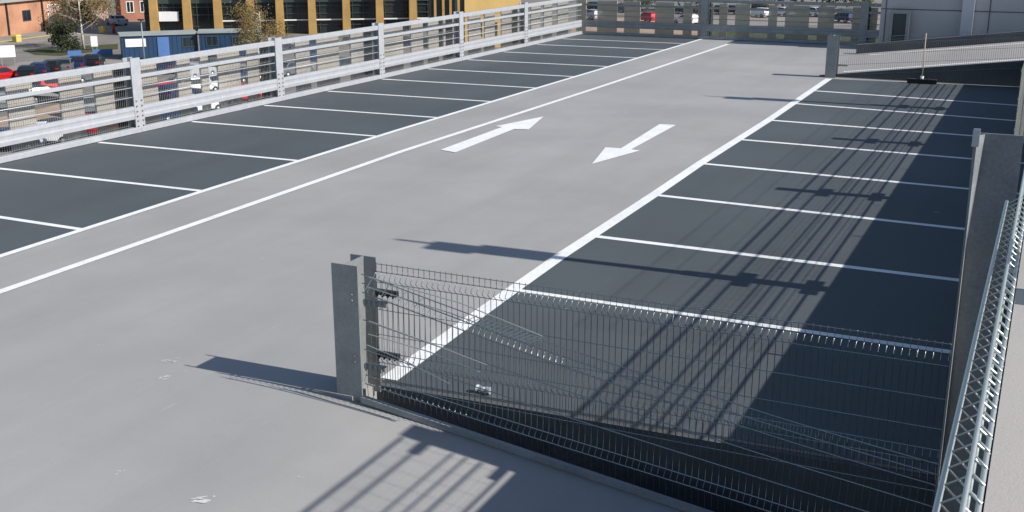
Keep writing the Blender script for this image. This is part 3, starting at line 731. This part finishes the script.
for px, py, lab in ((17, 42, 'yellow grit bin on the pavement by the brick building'), (103, 33, 'yellow grit bin by the road behind the birch tree')):
    p = gp(px, py, G_); r_ = empty('grit_bin', p, lab, 'bin'); m = MB(); m.box(p.x-.4, p.x+.4, p.y-.4, p.y+.4, p.z+.01, p.z+.7); m.build('body', M['yellow'], r_, bevel=.05)
    m = MB(); m.hexa([(p.x-.45,p.y-.45,p.z+.7),(p.x+.45,p.y-.45,p.z+.7),(p.x+.45,p.y+.45,p.z+.7),(p.x-.45,p.y+.45,p.z+.7),(p.x-.35,p.y-.3,p.z+.9),(p.x+.35,p.y-.3,p.z+.9),(p.x+.35,p.y+.35,p.z+.9),(p.x-.35,p.y+.35,p.z+.9)]); m.build('lid', M['yellow'], r_)
p = gp(114, 33, G_); r_ = empty('post_box', p, 'small red post box on the pavement near the silver car', 'post box')
MB().tube([p, p+Vector((0,0,1.2))], .2, 12).build('body', M['red'], r_); MB().tube([p+Vector((0,0,1.2)), p+Vector((0,0,1.32))], .24, 12, True, .12).build('cap', M['red'], r_)

# ground zones
def zone(pts, z, name, m_): struct(MB().poly([(p.x, p.y, G_+z) for p in [gp(x, y, G_) for x, y in pts]], [tuple(range(len(pts)))]), name, M[m_])
zone([(-90, 62), (60, 39), (150, 30), (150, 19), (60, 24), (-90, 44)], .010, 'pavement', 'pave')
zone([(-90, 55), (70, 33.0), (70, 32.1), (-90, 53.8)], .022, 'kerb_line', 'yellow')
zone([(20, 62), (120, 57), (130, 60), (280, 62), (400, 55), (400, 68), (150, 74), (0, 70)], .012, 'pavement', 'pave')
zone([(22, 50), (60, 47), (118, 44), (118, 49), (60, 56), (35, 55)], .016, 'verge', 'grass')
zone([(-60, 128), (30, 112), (66, 102), (66, 122), (-60, 150)], .014, 'sand_patch', 'sand')
zone([(84, 96), (100, 92), (100, 108), (84, 110)], .014, 'sand_patch', 'sand')
zone([(580, 18), (640, 18), (700, 26), (700, 45), (560, 45)], .014, 'sand_patch', 'sand')
zone([(700, 17), (1100, 15), (1100, 24), (700, 26)], .018, 'pavement', 'pave')
zone([(700, 30), (900, 30), (900, 45), (700, 45)], .016, 'verge', 'grass')

# trees
def tree(px, py, h, cr, nleaf, ls, trunk_m, leaf_m, lab, base=.25, seed=1, group=None, ry=None, trunk_r=.16, name='tree'):
    rr = random.Random(seed); p = gp(px, py, G_); r_ = empty(name, p, lab, 'tree', group)
    m = MB(); tips = []
    top = p+Vector((rr.uniform(-.3,.3), rr.uniform(-.3,.3), h*.8))
    m.tube([p, p+(top-p)*.35+Vector((rr.uniform(-.15,.15), 0, 0)), p+(top-p)*.7, top], trunk_r, 7, True, trunk_r*.25)
    for i in range(16):
        t = base+(.98-base)*i/16; s = p+(top-p)*t; a = rr.uniform(0, 6.28); L_ = cr*(1.05-.55*t)*rr.uniform(.6, 1.05)
        e = s+Vector((math.cos(a)*L_, math.sin(a)*L_, L_*rr.uniform(.35, .95)))
        mid = s.lerp(e, .5)+Vector((0, 0, -L_*.08)); m.tube([s, mid, e], trunk_r*.36, 5, True, .015); tips += [(mid, .6), (e, 1.0)]
        for j in range(3):
            b_ = a+rr.uniform(-1.1, 1.1); q = mid.lerp(e, rr.uniform(.1, .9)); e2 = q+Vector((math.cos(b_), math.sin(b_), rr.uniform(.2, .9)))*L_*.42
            m.tube([q, e2], .028, 4, True, .01); tips.append((e2, .8))
    m.build('trunk', M[trunk_m], r_)
    m = MB()
    for i in range(nleaf):
        c_, w_ = tips[rr.randrange(len(tips))]
        q = c_+Vector((rr.gauss(0, 1), rr.gauss(0, 1), rr.gauss(0, .8)))*cr*.17
        u_ = Vector((rr.gauss(0, 1), rr.gauss(0, 1), rr.gauss(0, 1))).normalized(); v_ = u_.orthogonal().normalized(); s_ = ls*rr.uniform(.6, 1.4)
        m.poly([q-u_*s_, q+v_*s_*.6, q+u_*s_, q-v_*s_*.6], [(0, 1, 2, 3)])
    m.build('crown', M[leaf_m], r_)
tree(84, 49, 8.5, 3.7, 6500, .085, 'birch', 'leafo', 'birch tree with bronze spring leaves at the upper left in front of the brick building', seed=3)
tree(68, 52, 3.6, 1.5, 2200, .14, 'bark', 'leafd', 'dark dense bush at the foot of the birch tree', seed=4, base=.05, trunk_r=.1, name='bush')
tree(263, 63, 6.6, 3.1, 5500, .08, 'birch', 'leafo', 'small tree with bronze spring leaves in front of the glass building', seed=9)
for i, (px, py, h, lab) in enumerate(((640, 9, 7, 'green tree beyond the far barrier, leftmost'), (700, 9, 8, 'green tree beyond the far barrier, second from the left'), (742, 8, 7, 'green tree beyond the far barrier, third from the left'), (782, 8, 8, 'green tree beyond the far barrier, fourth from the left'), (822, 8.5, 8, 'green tree beyond the far barrier, fifth from the left'), (862, 9, 8, 'green tree beyond the far barrier, rightmost beside the grey building'))):
    tree(px, py+2, h, 4.2, 2400, .26, 'bark', 'leafg', lab, base=.08, seed=20+i, group='trees beyond the far barrier', trunk_r=.2)

# cars
def make_car(kind):
    root = bpy.data.objects.new('parked_car', None); col.objects.link(root)
    Lc, Wc = (4.1, 1.72); hh = 1.45 if kind == 'hatch' else 1.42
    if kind == 'hatch': side = [(-2.05,.32),(-2.05,.75),(-1.95,.92),(-1.75,1.30),(-1.45,hh),(.15,hh),(.85,.98),(1.75,.86),(2.0,.70),(2.05,.32)]
    else: side = [(-2.15,.32),(-2.15,.80),(-2.0,.95),(-1.45,1.0),(-.95,1.38),(.05,hh),(.80,1.0),(1.8,.88),(2.1,.70),(2.15,.32)]
    def ins(z): return 0 if z < .9 else (z-.9)*.42
    n = len(side); pts = [(x, -Wc/2+ins(z), z) for x, z in side] + [(x, Wc/2-ins(z), z) for x, z in side]
    F = [tuple(range(n)), tuple(range(2*n-1, n-1, -1))] + [(i, (i+1) % n, (i+1) % n+n, i+n) for i in range(n)]
    m = MB(); m.poly(pts, F); body = m.build('body', M['car_silver'], root, bevel=.05)
    m = MB()                                                          # glazing, just proud of the cabin
    if kind == 'hatch': sw = [(-1.62,.98),(-1.40,1.36),(.10,1.36),(.66,1.0)]; ws = ((.20,1.40),(.80,1.02)); rs = ((-1.50,1.385),(-1.90,1.0))
    else: sw = [(-1.30,1.03),(-.90,1.33),(.02,1.36),(.62,1.03)]; ws = ((.10,1.39),(.76,1.03)); rs = ((-1.0,1.36),(-1.42,1.04))
    for s in (-1, 1):
        P_ = [(x, s*(Wc/2-ins(z)+.012), z) for x, z in sw]+[(x, s*(Wc/2-ins(z)-.05), z) for x, z in sw]
        m.poly(P_, [(0,1,2,3),(7,6,5,4),(0,4,5,1),(1,5,6,2),(2,6,7,3),(3,7,4,0)])
    for (xa, za), (xb, zb) in (ws, rs):
        s = 1 if xb > xa else -1; o = .03
        P_ = [(xa+s*o, -.62, za+o*.4), (xa+s*o, .62, za+o*.4), (xb+s*o, .74, zb+o*.4), (xb+s*o, -.74, zb+o*.4), (xa-s*.05, -.62, za-.05), (xa-s*.05, .62, za-.05), (xb-s*.05, .74, zb-.05), (xb-s*.05, -.74, zb-.05)]
        m.poly(P_, [(0,1,2,3),(7,6,5,4),(0,4,5,1),(1,5,6,2),(2,6,7,3),(3,7,4,0)])
    m.build('glazing', M['cglass'], root)
    for x in (-1.3, 1.3):
        for s in (-1, 1):
            m = MB(); m.tube([(x, s*.68, .31), (x, s*.875, .31)], .31, 14); w_ = m.build('wheel', M['tyre'], root)
            m = MB(); m.tube([(x, s*.86, .31), (x, s*.885, .31)], .18, 10); m.build('rim', M['rim'], w_)
    xe = side[-1][0]
    for s in (-1, 1):
        m = MB(); m.box(xe-.12, xe+.02, s*.62-.16, s*.62+.16, .58, .74); m.build('headlight', M['lampw'], root)
        m = MB(); m.box(-xe-.02, -xe+.1, s*.66-.12, s*.66+.12, .68, .86); m.build('tail_light', M['tail'], root)
    return root
def kids(o): return [c for c in bpy.data.objects if c.parent == o]
protos = {'hatch': make_car('hatch'), 'saloon': make_car('saloon')}
tree_kids = {k: [(c, kids(c)) for c in kids(v)] for k, v in protos.items()}
used = set()
def car(px, py, ang, colr, kind, lab, group='cars parked on the ground far below'):
    src = protos[kind]
    if kind not in used: root = src; used.add(kind); parts = [c for c, g in tree_kids[kind]]
    else:
        root = src.copy(); col.objects.link(root); parts = []
        for ch, gs in tree_kids[kind]:
            c_ = ch.copy(); col.objects.link(c_); c_.parent = root; parts.append(c_)
            for g_ in gs: d_ = g_.copy(); col.objects.link(d_); d_.parent = c_
    root.location = gp(px, py, G_+.02); root.rotation_euler = (0, 0, ang)
    for c_ in parts:
        if c_.name.startswith('body'):
            c_.material_slots[0].link = 'OBJECT'; c_.material_slots[0].material = M['car_'+colr]
    tag(root, lab, 'car', group)
PI = math.pi
cars = [
 (117, 25, 2.75, 'silver', 'saloon', 'silver car parked by the road between the pink and the red brick houses'),
 (1, 82, 1.7, 'red', 'hatch', 'bright red car cut by the left edge of the photo above the top rail'),
 (30, 80, 2.2, 'black', 'saloon', 'black car at the near left end of the dark row above the top rail'),
 (42, 77, 2.2, 'navy', 'hatch', 'navy car second from the left in the dark row above the top rail'),
 (54, 74.5, 2.2, 'black', 'hatch', 'black hatchback in the middle of the dark row above the top rail'),
 (66, 72.5, 2.2, 'grey', 'saloon', 'dark grey car second from the right in the dark row above the top rail'),
 (79, 70, 2.2, 'navy', 'saloon', 'navy car at the right end of the dark row above the top rail'),
 (94, 68, 2.2, 'black', 'saloon', 'black car standing alone right of the dark row'),
 (45, 91, 1.3, 'navy', 'saloon', 'navy car just under the top rail left of a red one'),
 (58, 93, 1.3, 'red', 'hatch', 'dark red car just under the top rail behind the cladding gap'),
 (6, 97, 1.3, 'black', 'saloon', 'black car in the cladding gap at the left edge'),
 (8, 110, 1.3, 'grey', 'hatch', 'grey car below the black one in the gap at the left edge'),
 (91, 82, 1.3, 'grey', 'saloon', 'grey car in the narrow gap left of the first barrier post'),
 (45, 103, 1.2, 'black', 'hatch', 'black hatchback showing in the wide gap under the mid rail'),
 (92, 114, 1.3, 'grey', 'hatch', 'grey car low in the narrow gap left of the first barrier post'),
 (60, 139, 1.3, 'black', 'saloon', 'black car under the crash beam in the wide left gap'),
 (46, 144, .6, 'white', 'saloon', 'white car low under the crash beam in the wide left gap'),
 (10, 150, .6, 'navy', 'saloon', 'navy car low under the crash beam at the left edge'),
 (92, 136, .3, 'red', 'hatch', 'small red car under the crash beam left of the first barrier post'),
 (170, 72, 2.0, 'navy', 'saloon', 'navy car between top and mid rail right of the first barrier post'),
 (168, 99, 1.6, 'red', 'hatch', 'red car in the first gap right of the first barrier post'),
 (179, 101, 1.6, 'navy', 'hatch', 'navy car right beside the red one in the first gap'),
 (171, 120, 1.6, 'navy', 'saloon', 'navy car under the crash beam in the first gap right of the post'),
 (197, 78, 1.6, 'silver', 'saloon', 'silver car high in the second gap right of the first post'),
 (197, 94, 1.2, 'white', 'hatch', 'white car in the middle of the second gap right of the first post'),
 (198, 113, 1.2, 'white', 'saloon', 'white car low in the second gap right of the first post'),
 (215, 90, 1.6, 'silver', 'hatch', 'silver hatchback in the third gap right of the first post'),
 (215, 74, 1.6, 'green', 'saloon', 'dark green car high in the third gap right of the first post'),
 (214, 108, 1.6, 'black', 'hatch', 'black car low in the third gap right of the first post'),
 (245, 82, 1.6, 'navy', 'saloon', 'navy car in the gap left of the second barrier post'),
 (264, 78, 1.6, 'grey', 'saloon', 'grey car directly left of the second barrier post'),
 (290, 51, 2.8, 'silver', 'saloon', 'silver car just right of the second barrier post below the trees'),
 (248, 101, 1.2, 'red', 'hatch', 'dark red car low in the gap left of the second barrier post'),
 (292, 76, 1.4, 'grey', 'saloon', 'grey car low right of the second barrier post'),
 (345, 72, 1.4, 'green', 'hatch', 'dark green car in the gap left of the third barrier post'),
 (378, 52, 2.8, 'black', 'saloon', 'black car between the blue hoarding panels and the barrier'),
 (716, 14, 2.8, 'black', 'saloon', 'black car in the first gap right of the far barrier post'),
 (731, 14, 2.8, 'navy', 'saloon', 'navy car in the second gap right of the far barrier post'),
 (759, 17, 2.6, 'white', 'hatch', 'white hatchback in the wide gap of the far barrier'),
 (757, 11, 2.9, 'black', 'saloon', 'black car behind the white hatchback beyond the far barrier'),
 (813, 16, 2.6, 'white', 'saloon', 'white car in the narrow gap near the middle of the far barrier'),
 (782, 16, 2.6, 'white', 'saloon', 'white saloon to the right of the white hatchback beyond the far barrier'),
 (842, 22, 2.6, 'navy', 'hatch', 'navy car in the right-hand gap of the far barrier beside the fence post'),
 (687, 14, 2.8, 'black', 'saloon', 'black car in the gap just left of the far barrier post'),
 (686, 24, 2.6, 'white', 'hatch', 'white car low in the gap just left of the far barrier post'),
 (592, 10, 2.8, 'black', 'saloon', 'black car in the leftmost gap of the far barrier'),
 (591, 19, 2.6, 'silver', 'hatch', 'silver car below the black one in the leftmost gap of the far barrier'),
 (647, 22, 2.6, 'red', 'hatch', 'red car in the wide gap of the far barrier left of its post'),
 (620, 12, 2.7, 'grey', 'hatch', 'grey car in the second gap of the far barrier from the left'),
]
for c_ in cars: car(*c_)
